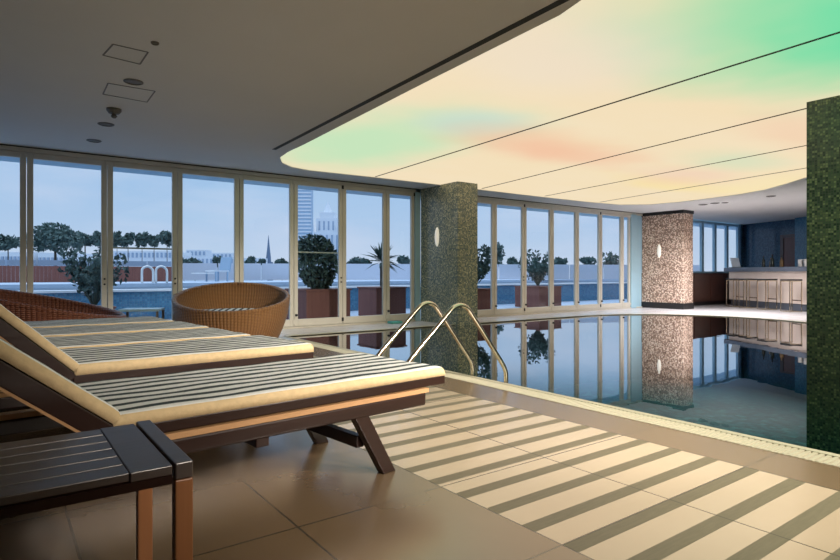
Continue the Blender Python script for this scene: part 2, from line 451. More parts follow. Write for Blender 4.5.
# luminous ceiling outline (looking up at it)
LP = [on_ceiling(590, -6), on_ceiling(560, 15), on_ceiling(430, 80), on_ceiling(340, 126), on_ceiling(305, 144)]
LP += [on_ceiling(*p) for p in ((288, 152), (280, 157.5), (282, 163), (292, 167.5), (310, 170.8), (340, 174), (380, 178.3), (430, 184), (480, 190), (540, 197), (590, 202.5), (620, 205), (650, 204.8), (680, 202.2), (710, 198.5), (740, 194.5), (765, 190), (785, 184.5), (807, 177.5))]
lum = [(2.95, -4.0)] + [(p.x, p.y) for p in LP] + [(11.0, 2.2), (10.6, 0), (10.5, -4.0)]
C0 = CEIL
struct('ceiling', poly_slab([(XL, YB), (XR, YB), (XR, WALLY), (XL, WALLY)], [lum], CEIL, CEIL + .12), 'plaster', 'grey plaster ceiling around the backlit panel')
lc = obj('luminous_ceiling', poly_slab(lum, [], CEIL + .012, CEIL + .03), 'lum')
tag(lc, 'large backlit stretched ceiling panel in warm white, green and pink over the pool', 'ceiling light')
def clip_seam(p, q):
    return p, q
SEAMS = [((375.5, 177.2), (560, 120), (840, 33.4)), ((482, 189), (560, 165), (840, 101)), ((545, 196.5), (640, 172), (840, 139.6)), ((600, 202.5), (680, 186), (840, 163))]
for (a, b, c) in SEAMS:
    A, C_ = on_ceiling(*a), on_ceiling(*c)
    d = (C_ - A).normalized(); C2 = C_ + d * 3.0
    bm = bmesh.new(); A.z = C2.z = CEIL + .009
    beam(bm, A, C2, .024, .006)
    obj('seam', bm, 'ventgrey', lc)
# linear slot diffuser beside the panel
A, C_ = on_ceiling(274, 149.4), on_ceiling(560, 1.8); A.z = C_.z = CEIL - .001
d = (C_ - A).normalized(); bm = bmesh.new(); beam(bm, A, C_ + d * 3.5, .055, .008)
tag(obj('slot_diffuser', bm, 'slot'), 'long narrow dark air slot beside the left edge of the backlit ceiling', 'vent')

# ------------------------------------------------------------ glazed wall with folding doors
M0, MP = .347, 1.0085
SILL, HEAD = .0, CEIL - .08
struct('trim_7', B(XL, 7.235, WALLY - .06, WALLY + .10, CEIL - .075, CEIL - .018), 'alu', 'pale metal head rail over the left run of glass doors', bevel=.004)
struct('trim_8', B(7.77, 15.44, WALLY - .06, WALLY + .10, CEIL - .075, CEIL - .018), 'alu', 'pale metal head rail over the right run of glass doors', bevel=.004)
struct('trim_9', B(XL, 15.5, WALLY - .03, WALLY + .10, CEIL - .02, CEIL + .1), 'slot', 'dark shadow gap between head rail and ceiling')
struct('trim_10', B(XL, 15.5, WALLY - .05, WALLY + .08, 0, .03), 'alu', 'pale metal floor track under the glass doors', bevel=.004)
dn = 0
lab = {}
for k in range(-4, 15):
    x0, x1 = M0 + MP * k, M0 + MP * (k + 1)
    if k == 6: x1 = 7.10
    if k in (7,): continue
    if k == 14: x1 = 14.86
    dn += 1
    bm = bmesh.new(); g_ = .004; sw = .075; y0, y1 = WALLY - .03, WALLY + .03
    X0, X1 = x0 + g_, x1 - g_
    box(bm, X0, X0 + sw, y0, y1, .035, CEIL - .075); box(bm, X1 - sw, X1, y0, y1, .035, CEIL - .075)
    box(bm, X0 + sw, X1 - sw, y0, y1, .035, .035 + .13); box(bm, X0 + sw, X1 - sw, y0, y1, CEIL - .075 - .085, CEIL - .075)
    side = 'left' if k < 7 else 'right'
    dr = struct('door_%d' % dn, bm, 'alu', 'tall glass folding door panel in a champagne frame, number %d counted from the left of the glazed wall' % dn, bevel=.006)
    obj('pane', B(X0 + sw - .008, X1 - sw + .008, WALLY - .004, WALLY + .004, .155, CEIL - .15), 'glass', dr)
    if k in (0, 4, 5, 9, 11, 13, 2) or True:
        if k % 2 == 0 or k > 8:
            bm = bmesh.new()
            lathe(bm, [(.022, 0), (.022, .03), (.012, .045)], 14, Matrix.Translation((X0 + .035, y0, .24)) @ Matrix.Rotation(PI / 2, 4, 'X'))
            obj('lock', bm, 'rubber', dr)
        if k in (0, 4, 9, 1):
            bm = bmesh.new()
            for zz in (.84, .92): lathe(bm, [(.014, 0), (.014, .02)], 12, Matrix.Translation((X1 - .035, y0, zz)) @ Matrix.Rotation(PI / 2, 4, 'X'))
            obj('handle', bm, 'rubber', dr)
    bm = bmesh.new()
    for zz in (.12, CEIL - .12): box(bm, X1 - .02, X1 + .02, y0 - .012, y0, zz - .035, zz + .035)
    obj('hinge', bm, 'rubber' if k in (4, 6, 9, 12) else 'alu', dr)
    if k in (1, 4):
        obj('pale_bar', tube(bmesh.new(), [(X0 + .03, y1 + .04, 1.40), (X1 - .03, y1 + .04, 1.40)], .013), 'grate', dr)  # pale line on the door glass, built as a thin cream bar
struct('wall_pier', B(7.77, 8.41, WALLY - .05, WALLY + .15, 0, CEIL), 'bar_blue', 'narrow pier behind the mosaic column')
struct('trim_11', B(7.105, 7.235, WALLY - .06, WALLY + .06, 0, CEIL - .02), 'alu_blue', 'pale blue end post left of the mosaic column')
struct('trim_12', B(14.87, 15.12, WALLY - .06, WALLY + .06, 0, CEIL - .02), 'alu_blue', 'pale blue end post left of the pebble column', bevel=.01)
struct('trim_13', B(15.13, 15.44, WALLY - .02, WALLY + .06, 0, CEIL - .02), 'alu_blue', 'pale blue fixed panel beside the pebble column')

# far right windows above the low cabinet
wx = [16.2, 17.2, 18.2, 19.05, 19.9, 20.75, 21.6]
struct('wall_far', B(15.5, XR, WALLY - .02, WALLY + .10, 0, 1.02), 'cabinet', 'low dark wall under the far windows')
struct('wall_far_upper', B(21.7, XR, WALLY - .02, WALLY + .10, 1.02, CEIL), 'bar_blue', 'dark blue wall at the end of the windows')
for i, (a, b) in enumerate(zip([15.5] + wx[:-1], wx)):
    bm = bmesh.new(); w = .07
    box(bm, a, a + w, WALLY, WALLY + .08, 1.02, CEIL - .02); box(bm, b - w, b, WALLY, WALLY + .08, 1.02, CEIL - .02)
    box(bm, a + w, b - w, WALLY, WALLY + .08, 1.02, 1.08); box(bm, a + w, b - w, WALLY, WALLY + .08, CEIL - .1, CEIL - .02)
    wd = struct('window_%d' % (i + 1), bm, 'alu_blue', 'narrow window over the low dark cabinet beyond the pebble column, number %d from the left' % (i + 1))
    obj('pane', B(a + w - .005, b - w + .005, WALLY + .03, WALLY + .038, 1.075, CEIL - .095), 'glass', wd)

# ------------------------------------------------------------ columns
def column(x0, x1, y0, y1, zb, mat, name, label, cap=False, plinth=False):
    t = obj(name, B(x0, x1, y0, y1, zb, CEIL - (.09 if cap else .0) + (.012 if not cap else 0)), mat)
    tag(t, label, 'column')
    if cap: obj('cap', B(x0 - .02, x1 + .02, y0 - .02, y1 + .02, CEIL - .09, CEIL), 'black', t)
    if plinth: obj('plinth', B(x0 - .02, x1 + .02, y0 - .02, y1 + .02, 0, .17), 'black', t)
    return t
c1 = on_level(458, 325); C1 = (c1.x, c1.y)
print('col1', c1, 'col2', on_level(683.5, 308.6), 'rim', on_level(838, 446))
column(7.24, 7.76, 8.57, 9.775, -1.6, 'col_green', 'mosaic_column', 'square green-gold glass mosaic column at the far pool edge between the glass door runs')
column(15.45, 15.97, 8.54, 9.81, 0, 'pebble', 'pebble_column', 'wide pink pebble mosaic column with black cap and plinth near the bar', True, True)
column(6.85, 7.40, 1.2, 2.44, -1.6, 'col_dark', 'mosaic_column', 'dark green glass mosaic column standing in the pool at the right edge of view')
def sconce(loc, label, s=1):
    t = thing('wall_sconce', label, 'wall lamp', loc, 0)
    bm = bmesh.new(); bmesh.ops.create_uvsphere(bm, u_segments=20, v_segments=12, radius=1)
    bmesh.ops.scale(bm, vec=(.045, .06 * s, .20 * s), verts=bm.verts)
    obj('shade', bm, 'lamp', t, smooth=True)
    obj('backplate', B(-.004, .0, -.03, .03, -.12, .12, Matrix.Translation((.0, 0, 0))), 'steel', t)
    return t
sconce((7.235, 9.21, 1.75), 'white oval wall lamp on the shaded side of the green mosaic column')
sconce((15.445, 9.26, 1.657), 'white oval wall lamp on the pink pebble column')

# ------------------------------------------------------------ bar
ba, bb = Vector((18.75, 8.85, 0)), Vector((16.95, 5.75, 0))
bd = (bb - ba).normalized(); bn = Vector((bd.y, -bd.x, 0))          # bn: away from the pool
if bn.x < 0: bn = -bn
ext = bb + bd * 2.6
def bar_m():
    mt = Matrix((bd, bn, Vector((0, 0, 1)))).transposed().to_4x4(); mt.translation = ba; return mt
L = (ext - ba).length
t = thing('bar_counter', 'long pale-fronted bar with blue-grey stone top and slate kickboard', 'bar counter', (0, 0, 0))
def mk_barfront():
    m, nt, out = new_mat('pale glowing bar front'); g = G(nt)
    n = g.noise(g.mapped(g.obj(), (1, 1, .15)), 3, 3)
    c = g.mix(n, (.62, .50, .44), (.78, .66, .58))
    g.bsdf(out, c, .35, emis=c, estr=.10)  # emission of its own colour added to the front
    return m
M['barfront'] = mk_barfront()
obj('front_panel', B(0, L, 0, .55, .19, 1.06, bar_m()), 'barfront', t)
obj('kickboard', B(.03, L, .04, .53, 0, .19, bar_m()), 'kick', t)
obj('countertop', B(-.12, L + .05, -.10, .62, 1.06, 1.19, bar_m()), 'countertop', t, bevel=.01)
def bar_pt(u, v, z=0): p = ba + bd * u + bn * v; return Vector((p.x, p.y, z))
# back wall, door and side panel
wa, wb = Vector((21.9, WALLY - .02, 0)), Vector((20.6, 6.9, 0)); wdv = (wb - wa).normalized(); wn_ = Vector((-wdv.y, wdv.x, 0))
if wn_.x < 0: wn_ = -wn_
def wall_m():
    mt = Matrix((wdv, wn_, Vector((0, 0, 1)))).transposed().to_4x4(); mt.translation = wa; return mt
struct('wall_bar', B(0, 9, 0, .15, 0, CEIL, wall_m()), 'bar_blue', 'navy mosaic wall behind the bar')
def wall_u(px):
    r = (px - 420) / FPX; dx, dy = SN + CS * r, CS - SN * r
    # solve F*(dx,dy) = wa + u*wdv
    det = -dx * wdv.y + dy * wdv.x
    F = (-wa.x * wdv.y + wa.y * wdv.x) / det
    p_ = Vector((F * dx, F * dy, 0)); return (p_ - wa).dot(wdv)
ud0, ud1 = wall_u(784.5), wall_u(801)
d1 = struct('door_30', B(ud0, ud1, -.03, 0, 0, 2.20, wall_m()), 'door_brown', 'closed brown veneer door in the navy wall behind the bar')
bm = B(ud0 - .13, ud0, -.05, 0, 0, 2.30, wall_m()); box(bm, ud1, ud1 + .04, -.05, 0, 0, 2.30, wall_m()); box(bm, ud0, ud1, -.05, 0, 2.20, 2.30, wall_m())
obj('door_frame', bm, 'cabinet', d1)
obj('door_handle', tube(bmesh.new(), [wall_m() @ Vector((ud1 - .09, -.07, 1.05)), wall_m() @ Vector((ud1 - .19, -.07, 1.05))], .012), 'steel', d1)
struct('wall_bar_return', B(ud1 + .06, ud1 + 1.2, -.30, 0, 0, CEIL, wall_m()), 'blue_mosaic', 'lighter blue mosaic pier beside the brown door')
# low cabinet under the far windows
t = thing('low_cabinet', 'long low dark brown cabinet under the windows left of the bar', 'cabinet', (0, 0, 0))
obj('body', B(16.3, 20.4, 9.25, 9.80, .12, 1.0), 'cabinet', t)
obj('plinth', B(16.35, 20.35, 9.32, 9.80, 0, .12), 'black', t)
for i in range(4):
    dd = obj('door', B(16.34 + i * 1.015, 16.34 + i * 1.015 + .985, 9.232, 9.25, .15, .97), 'cabinet', t)
# things on the counter
def bottle(u, v, h, r, mat, label):
    bm = lathe(bmesh.new(), [(r, 0), (r * 1.02, .01), (r, h * .55), (r * .9, h * .62), (r * .35, h * .75), (r * .33, h * .97)], 14)
    p = bar_pt(u, v, 1.19)
    t = thing('bottle', label, 'bottle', p, 0, 'bottles on the bar counter')
    obj('body', bm, mat, t, smooth=True)
    obj('cap', lathe(bmesh.new(), [(r * .4, h * .95), (r * .4, h * 1.02)], 10), 'black', t)
def upx(px, v=.3):
    best = min(range(0, 700), key=lambda i: abs(scr(bar_pt(i * .01, v))[0] - px)); return best * .01
def scr(p):
    F = p.x * SN + p.y * CS; R = p.x * CS - p.y * SN
    return 420 + FPX * R / F, HOR - (p.z - 1) * FPX / F
bottle(upx(763.5), .3, .34, .05, 'bottle_dark', 'tall dark bottle, leftmost of the bottles on the bar counter')
bottle(upx(767), .42, .28, .045, 'bottle_clear', 'shorter amber bottle right beside the leftmost dark bottle on the bar')
bottle(upx(774), .25, .36, .055, 'bottle_dark', 'tall black bottle in the middle of the bar counter')
bottle(upx(780), .35, .30, .05, 'bottle_clear', 'amber bottle in front of the brown door on the bar counter')
t = thing('tablet_stand', 'pale open screen on a stand at the left end of the bar counter', 'screen', bar_pt(upx(737.5), .25, 1.19), math.radians(-50))
rm = Matrix.Translation((0, 0, .03)) @ Matrix.Rotation(math.radians(-38), 4, 'X')
obj('screen', B(-.12, .12, -.012, .012, 0, .36, rm), 'screen', t)
obj('stand', B(-.17, .17, -.16, .16, 0, .02), 'black', t, bevel=.005)
for px, l in ((800.5, 'white cup, left one of the pair at the right end of the bar'), (806.2, 'white cup, right one of the pair partly behind the green column')):
    t = thing('cup', l, 'cup', bar_pt(upx(px, .2), .2, 1.19), 0, 'cups on the bar counter')
    obj('body', lathe(bmesh.new(), [(.045, 0), (.06, .02), (.062, .20), (.055, .20), (.05, .03)], 16), 'white_paint', t, smooth=True)
    obj('saucer', lathe(bmesh.new(), [(.05, -.0), (.066, .008), (.066, .012)], 16), 'white_paint', t)
# sled-base bar stools
def stool():
    t = thing('bar_stool', '', 'bar stool', (0, 0, 0), 0, 'bar stools along the bar')
    w = .165; r = .012
    for s in (-1, 1):
        pts = [(w * s, -w, r), (w * s, w, r), (w * s, w, .80), (w * s, -w, .80), (w * s, -w, r)]
        bm = bmesh.new()
        for a, b in zip(pts, pts[1:]): beam(bm, a, b, .022, .022, (1, 0, 0))
        obj('side_frame', bm, 'steel', t)
    bm = bmesh.new(); beam(bm, (-w, w, .30), (w, w, .30), .026, .026); obj('footrest', bm, 'steel', t)
    bm = bmesh.new(); beam(bm, (-w, -w, r), (w, -w, r), .026, .026); beam(bm, (-w, w, r), (w, w, r), .026, .026); obj('base_bar', bm, 'steel', t)
    obj('seat', B(-w - .015, w + .015, -w - .015, w + .015, .815, .855), 'black', t, bevel=.012)
    return t
s0 = stool(); ang = math.atan2(bd.y, bd.x)
SL = [(735, 'sled-base bar stool at the left end of the bar'), (748, 'second bar stool from the left end of the bar'), (767, 'second bar stool from the green column, below the dark bottles'), (791, 'bar stool nearest the green column')]
for i, (px, l) in enumerate(SL):
    p = bar_pt(upx(px, -.42), -.42)
    if i == 0: s0.location = p; s0.rotation_euler = (0, 0, ang); s0['label'] = l
    else: dup(s0, p, ang, l)

# ------------------------------------------------------------ pool ladder
lt = thing('pool_ladder', 'pair of bent polished steel grab rails at the near pool edge', 'pool ladder', (3.2, 4.0, 0))
for yy in (3.78, 4.24):
    pr_ = [(2.60, 0), (2.60, .10), (2.63, .22), (2.72, .33), (2.95, .535), (3.08, .655), (3.15, .71), (3.225, .728), (3.30, .70), (3.37, .62), (3.47, .50), (3.60, .335), (3.71, .20), (3.765, .11), (3.775, .0), (3.775, -.5)]
    bm = tube(bmesh.new(), smooth_path([(x - 3.2, yy - 4.0, z) for x, z in pr_], 5), .021, 14)
    rl = obj('rail', bm, 'steel', lt, smooth=True)
    obj('flange', lathe(bmesh.new(), [(.05, 0), (.05, .008), (.03, .018)], 20, None, (2.60 - 3.2, yy - 4.0)), 'steel', rl)
for zz in (-.25, -.48):
    obj('step', B(.53, .62, -.22, .24, zz - .02, zz), 'steel', lt)

# ------------------------------------------------------------ sun loungers
LW, LL, BL, BA = .79, 1.62, .92, math.radians(39.5)
SLOPE = .005
def cushion(L_, W_, T, name, parent, mt=None, mi_side=1):
    bm = bmesh.new(); nx, ny = 26, 10
    def zt(i, j):
        u, v = i / nx, j / ny
        e = min(u, 1 - u) * L_; f = min(v, 1 - v) * W_
        r = .03
        def rr(d): return 0 if d >= r else r - math.sqrt(max(0, r * r - (r - d) ** 2))
        return T - rr(e) * .7 - rr(f) * .7 + .004 * math.sin(u * 37) * math.sin(v * 9)
    us = [0, .006, .018] + [i / (nx - 4) for i in range(1, nx - 4)] + [.982, .994, 1]
    vs_ = [0, .012, .035] + [j / 8 for j in range(1, 8)] + [.965, .988, 1]
    def top(u, v):
        e = min(u, 1 - u) * L_; f = min(v, 1 - v) * W_; r = .028
        def rr(d): return 0 if d >= r else r - math.sqrt(max(0, r * r - (r - d) ** 2))
        return T - rr(e) * .6 - rr(f) * .6 + .003 * math.sin(u * 23 + v * 3) * math.sin(v * 11)
    g0 = [[bm.verts.new((-u * L_, v * W_, top(u, v))) for v in vs_] for u in us]
    g1 = [[bm.verts.new((-u * L_, v * W_, 0)) for v in vs_] for u in us]
    a, b = len(us), len(vs_)
    for i in range(a - 1):
        for j in range(b - 1):
            bm.faces.new((g0[i][j], g0[i + 1][j], g0[i + 1][j + 1], g0[i][j + 1])).material_index = mi_side if j in (0, b - 2) or i in (0, a - 2) else 0
            bm.faces.new((g1[i][j], g1[i][j + 1], g1[i + 1][j + 1], g1[i + 1][j])).material_index = mi_side
    for i in range(a - 1):
        bm.faces.new((g0[i][0], g1[i][0], g1[i + 1][0], g0[i + 1][0])).material_index = mi_side
        bm.faces.new((g0[i][-1], g0[i + 1][-1], g1[i + 1][-1], g1[i][-1])).material_index = mi_side
    for j in range(b - 1):
        bm.faces.new((g0[0][j], g0[0][j + 1], g1[0][j + 1], g1[0][j])).material_index = mi_side
        bm.faces.new((g0[-1][j], g1[-1][j], g1[-1][j + 1], g0[-1][j + 1])).material_index = mi_side
    o = obj(name, bm, ['stripe', 'ochre'], parent, smooth=True)
    if mt is not None: o.matrix_local = mt
    return o
def lounger(label, LL=1.67, CT=.050, BA=math.radians(39.3)):
    t = thing('sun_lounger', label, 'sun lounger', (0, 0, 0), 0, 'striped sun loungers in a row')
    tilt = Matrix.Rotation(math.atan(SLOPE), 4, 'Y')
    z1 = .44                                       # underside of the cushion at the foot
    def at(x, z=0): return z1 + z + SLOPE * (-x)
    # seat frame: side battens, end batten, slats
    F = Matrix.Translation((0, 0, z1)) @ tilt
    bm = bmesh.new()
    box(bm, -LL, 0, 0, .04, -.045, 0, F); box(bm, -LL, 0, LW - .04, LW, -.045, 0, F)
    box(bm, -.05, 0, .04, LW - .04, -.045, 0, F); box(bm, -LL, -LL + .05, .04, LW - .04, -.045, 0, F)
    sf = obj('seat_frame', bm, 'teak_dark', t, bevel=.004)
    bm = bmesh.new()
    for i in range(17):
        x = -.09 - i * .089; box(bm, x - .055, x, .04, LW - .04, -.03, -.006, F)
    obj('slats', bm, 'teak_dark', sf)
    # main rails
    R_ = Matrix.Translation((0, 0, z1 - .047)) @ tilt
    for y in (-.015, LW - .045):
        bm = B(-2.45, -.155, y, y + .06, -.092, -.022, R_)
        # paler strip paints the lit top face of the rail
        obj('rail', bm, 'teak_dark', t, bevel=.012, seg=3)
    for y in (-.018, LW - .042):
        obj('lit_rail_top', B(-2.44, -.14, y, y + .06, -.024, -.001, R_), 'teak_edge', t)
    # foot legs, raked
    for y, dx in ((-.01, .03), (LW - .15, .06)):
        bm = bmesh.new(); zt_ = at(-.6, -.12)
        vs = []
        for (x, z) in ((-.655, zt_), (-.57, zt_), (-.39, 0), (-.47, 0)):
            vs.append((bm.verts.new((x + dx, y, z)), bm.verts.new((x + dx, y + .055, z))))
        for i in range(4):
            j = (i + 1) % 4; bm.faces.new((vs[i][0], vs[j][0], vs[j][1], vs[i][1]))
        bm.faces.new([v[0] for v in vs]); bm.faces.new([v[1] for v in vs][::-1])
        obj('leg', bm, 'teak_dark', t, bevel=.006)
    obj('stretcher', B(-.56, -.515, .055, LW - .15, .14, .20), 'teak_dark', t, bevel=.004)
    for y in (.0, LW - .06):
        bm = bmesh.new(); beam(bm, (-2.0, y + .0275, at(-2.0, -.12)), (-2.15, y + .0275, .09), .055, .08, (0, 1, 0))
        lg = obj('leg', bm, 'teak_dark', t, bevel=.005)
        w = lathe(bmesh.new(), [(.03, -.02), (.085, -.02), (.10, -.012), (.10, .012), (.085, .02), (.03, .02)], 26, Matrix.Translation((-2.15, y + (-.025 if y < .1 else .08), .10)) @ Matrix.Rotation(PI / 2, 4, 'X'))
        obj('wheel', w, 'ventgrey', lg)
    obj('crossbar', B(-1.12, -1.06, .0, LW, at(-1.09, -.178), at(-1.09, -.136)), 'teak_dark', t, bevel=.004)
    # hinged back
    H = Matrix.Translation((-LL + .02, 0, at(-LL))) @ Matrix.Rotation(BA, 4, 'Y')
    bm = bmesh.new()
    box(bm, -BL, 0, .0, .045, -.066, -.0, H); box(bm, -BL, 0, LW - .045, LW, -.066, -.0, H)
    box(bm, -BL, -BL + .05, .045, LW - .045, -.066, -.03, H)
    bf = obj('back_frame', bm, 'teak_dark', t, bevel=.004)
    bm = bmesh.new()
    for i in range(9):
        x = -.05 - i * .095; box(bm, x - .06, x, .045, LW - .045, -.035, -.008, H)
    obj('slats', bm, 'teak_dark', bf)
    for ya, yb in ((-.004, .045), (LW - .045, LW + .004)): obj('edge_strip', B(-BL, 0, ya, yb, -.075, -.066, H), 'teak_edge', bf)
    e = H @ Vector((-.5, .1, -.07))
    for y in (.1, LW - .1):
        bm = bmesh.new(); beam(bm, (e.x, y, e.z), (-2.3, y, at(-2.3, -.10)), .03, .03); obj('back_prop', bm, 'teak_dark', t)
    cu = cushion(LL - .005, LW, CT, 'seat_cushion', t, F)
    cb = cushion(BL, LW, .048, 'back_cushion', t, H @ Matrix.Translation((-.015, 0, .004)))
    return t
l0 = lounger('nearest striped sun lounger, on dark wooden legs beside the slatted side table')
l0.location = (1.990, 2.463, 0); l0.rotation_euler = (0, 0, math.radians(6.2))
LG = [((1.83, 3.76), 5.5, 'second nearest striped sun lounger, with a broad ochre cushion side'),
      ((1.70, 4.64), 5, 'third striped sun lounger counted from the side table, in the middle of the row'),
      ((1.63, 5.56), 4, 'fourth striped sun lounger counted from the side table, second from the far end'),
      ((1.54, 6.50), 4, 'striped sun lounger at the far end of the row, beside the dark wicker daybed')]
l1 = None
for (x, y), a, l in LG:
    if l1 is None: l1 = lounger(l, 1.50, .062, math.radians(44)); l1.location = (x, y, 0); l1.rotation_euler = (0, 0, math.radians(a))
    else: dup(l1, (x, y, 0), math.radians(a), l)
# folded towel on the hinge of the second lounger
p = on_level(75, 369, .55)
bm = B(-.07, .07, -.10, .10, 0, .02); box(bm, -.06, .065, -.09, .095, .02, .035)

# ------------------------------------------------------------ near side table
t = thing('side_table', 'dark slatted wooden side table with a framed end beside the nearest lounger', 'side table', (0, 1.664, 0))
tx0, tx1, hy, tz = -.40, .379, .238, .55
obj('end_rail', B(tx1 - .040, tx1, -hy, hy, tz - .036, tz + .004), 'table_top', t, bevel=.003)
obj('end_rail', B(tx0, tx0 + .040, -hy, hy, tz - .036, tz + .004), 'table_top', t, bevel=.003)
obj('end_board', B(tx1 - .135, tx1 - .046, -hy + .004, hy - .004, tz - .022, tz), 'table_top', t, bevel=.002)
obj('end_board', B(tx0 + .046, tx0 + .135, -hy + .004, hy - .004, tz - .022, tz), 'table_top', t, bevel=.002)
npk = 6; pw = (2 * hy - .008) / npk
for i in range(npk):
    y0 = -hy + .004 + i * pw
    obj('plank', B(tx0 + .137, tx1 - .137, y0 + .005, y0 + pw - .005, tz - .020, tz - .001), 'table_top', t, bevel=.002)
obj('apron', B(tx0 + .045, tx1 - .045, -hy + .008, -hy + .03, tz - .045, tz - .024), 'teak_dark', t)
obj('apron', B(tx0 + .045, tx1 - .045, hy - .03, hy - .008, tz - .045, tz - .024), 'teak_dark', t)
for (x, y) in ((tx1 - .040, -hy), (tx1 - .040, hy - .036), (tx0, -hy), (tx0, hy - .036)):
    obj('leg', B(x, x + .040, y, y + .036, 0, tz - .037), 'teak_leg', t, bevel=.003)

# small pale table by the glass
t = thing('side_table', 'small grey low table by the glass doors between the two wicker daybeds', 'side table', (1.74, 9.28, 0), math.radians(-25))
obj('top', B(-.27, .27, -.2, .2, .45, .485), 'alu_blue', t, bevel=.004)
for sx in (-1, 1):
    for sy in (-1, 1): obj('leg', B(sx * .25 - .015, sx * .25 + .015, sy * .18 - .015, sy * .18 + .015, 0, .45), 'ventgrey', t)

# ------------------------------------------------------------ wicker daybeds
def daybed(name, label, loc, hi, mat, R=.86):
    t = thing(name, label, 'daybed', loc, hi, 'round wicker daybeds')     # +x local = high side
    def rimz(a): return .625 + .19 * math.cos(a) 
    seg, rows = 96, 16
    def outer(a, v):      # v 0 base .. 1 rim
        r = R * (.80 + .20 * math.sin(v * PI / 2) ** .9)
        return Vector((r * math.cos(a), r * math.sin(a), rimz(a) * v))
    def inner(a, v):
        r = (R - .05) * (.78 + .22 * math.sin(v * PI / 2) ** .9); z0 = .30
        return Vector((r * math.cos(a), r * math.sin(a), z0 + (rimz(a) - z0) * v))
    bm = bmesh.new()
    oo = [[bm.verts.new(outer(2 * PI * k / seg, j / rows)) for k in range(seg)] for j in range(rows + 1)]
    ii = [[bm.verts.new(inner(2 * PI * k / seg, j / rows)) for k in range(seg)] for j in range(rows + 1)]
    for j in range(rows):
        for k in range(seg):
            bm.faces.new((oo[j][k], oo[j][(k + 1) % seg], oo[j + 1][(k + 1) % seg], oo[j + 1][k]))
            bm.faces.new((ii[j][k], ii[j + 1][k], ii[j + 1][(k + 1) % seg], ii[j][(k + 1) % seg]))
    for k in range(seg): bm.faces.new((oo[-1][k], oo[-1][(k + 1) % seg], ii[-1][(k + 1) % seg], ii[-1][k]))
    bm.faces.new(oo[0][::-1]); bm.faces.new(ii[0])
    obj('basket', bm, mat, t, smooth=True)
    pts = [(outer(a, 1) + inner(a, 1)) / 2 + Vector((0, 0, .008)) for a in [2 * PI * k / 72 for k in range(73)]]
    obj('rim', tube(bmesh.new(), pts, .034, 10), mat, t, smooth=True)
    r2 = R * .72
    cz = .33
    obj('cushion', lathe(bmesh.new(), [(r2 * .3, cz + .002), (r2, cz + .002), (r2 + .015, cz + .05), (r2 - .01, cz + .10), (r2 * .6, cz + .115), (.01, cz + .12)], 48), ['stripe'], t, smooth=True)
    return t
daybed('wicker_daybed', 'round honey-coloured wicker daybed by the glass doors at the end of the lounger row', (2.945, 8.87, 0), math.radians(66), 'wicker')
daybed('wicker_daybed', 'dark red-brown wicker daybed at the left behind the lounger row', (.50, 8.38, 0), math.radians(165), 'wicker_dark')
# small teal towel on the walkway
p = on_level(384, 322)
o = obj('folded_towel', B(-.13, .13, -.09, .09, 0, .045), 'teal_cloth', bevel=.015); o.location = (p.x, min(p.y, 9.6), 0)
tag(o, 'small folded teal towel on the walkway by the glass doors', 'towel')

# ------------------------------------------------------------ ceiling fittings
def disc(px, py, r, label, cat, name, kind):
    p = on_ceiling(px, py)
    t = thing(name, label, cat, (p.x, p.y, CEIL))
    if kind == 'down':
        obj('trim_ring', lathe(bmesh.new(), [(r, 0), (r, -.008), (r * .82, -.014), (r * .78, -.006), (r * .78, 0)], 28), 'ventgrey', t)
        obj('diffuser', lathe(bmesh.new(), [(r * .77, -.001), (r * .77, -.005)], 24), 'ventgrey', t)
    elif kind == 'sensor':
        obj('base', lathe(bmesh.new(), [(r, 0), (r, -.02), (r * .7, -.05), (r * .3, -.06)], 24), 'ventgrey', t)
        obj('head', lathe(bmesh.new(), [(r * .25, -.06), (r * .45, -.08), (r * .2, -.10)], 18), 'ventgrey', t)
disc(133.5, 81.5, .085, 'largest round grey ceiling vent, over the left access panel', 'vent', 'ceiling_vent', 'down')
disc(114, 109, .075, 'conical grey detector hanging from the left ceiling', 'detector', 'smoke_detector', 'sensor')
disc(106, 124, .09, 'round grey ceiling vent between the detector and the windows', 'vent', 'ceiling_vent', 'down')
disc(94, 140.5, .09, 'round grey ceiling vent nearest the glass doors', 'vent', 'ceiling_vent', 'down')
disc(155, 42.5, .03, 'small round ceiling fitting nearest the viewer at top left', 'detector', 'ceiling_sensor', 'down')
disc(703, 204.5, .11, 'small round downlight, left one of three in the ceiling before the bar', 'downlight', 'downlight', 'down')
disc(715, 203, .11, 'small round downlight, middle one of three in the ceiling before the bar', 'downlight', 'downlight', 'down')
disc(725, 202.5, .08, 'small round downlight, right one of three in the ceiling before the bar', 'downlight', 'downlight', 'down')
disc(771, 196, .10, 'single round downlight in the ceiling close to the green column', 'downlight', 'downlight', 'down')
def panel(pts, label):
    P_ = [on_ceiling(*q) for q in pts]; c = sum(P_, Vector()) / 4
    bm = bmesh.new()
    for a, b in zip(P_, P_[1:] + P_[:1]):
        A_, B_ = a.copy(), b.copy(); A_.z = B_.z = CEIL - .002; beam(bm, A_, B_, .012, .004)
    t = obj('access_panel', bm, 'ventgrey'); tag(t, label, 'access panel')
panel([(108, 83), (155, 91), (147, 102), (103, 94)], 'square outlined access panel in the left ceiling behind the largest vent')
panel([(113, 44), (148, 52), (140, 64), (103, 55)], 'square outlined access panel at the top left of the ceiling')
p = on_ceiling(62.5, 152); bm = bmesh.new(); tube(bm, [(p.x, WALLY - .5, CEIL), (p.x, WALLY - .5, CEIL - .03)], .012)
bm.free()

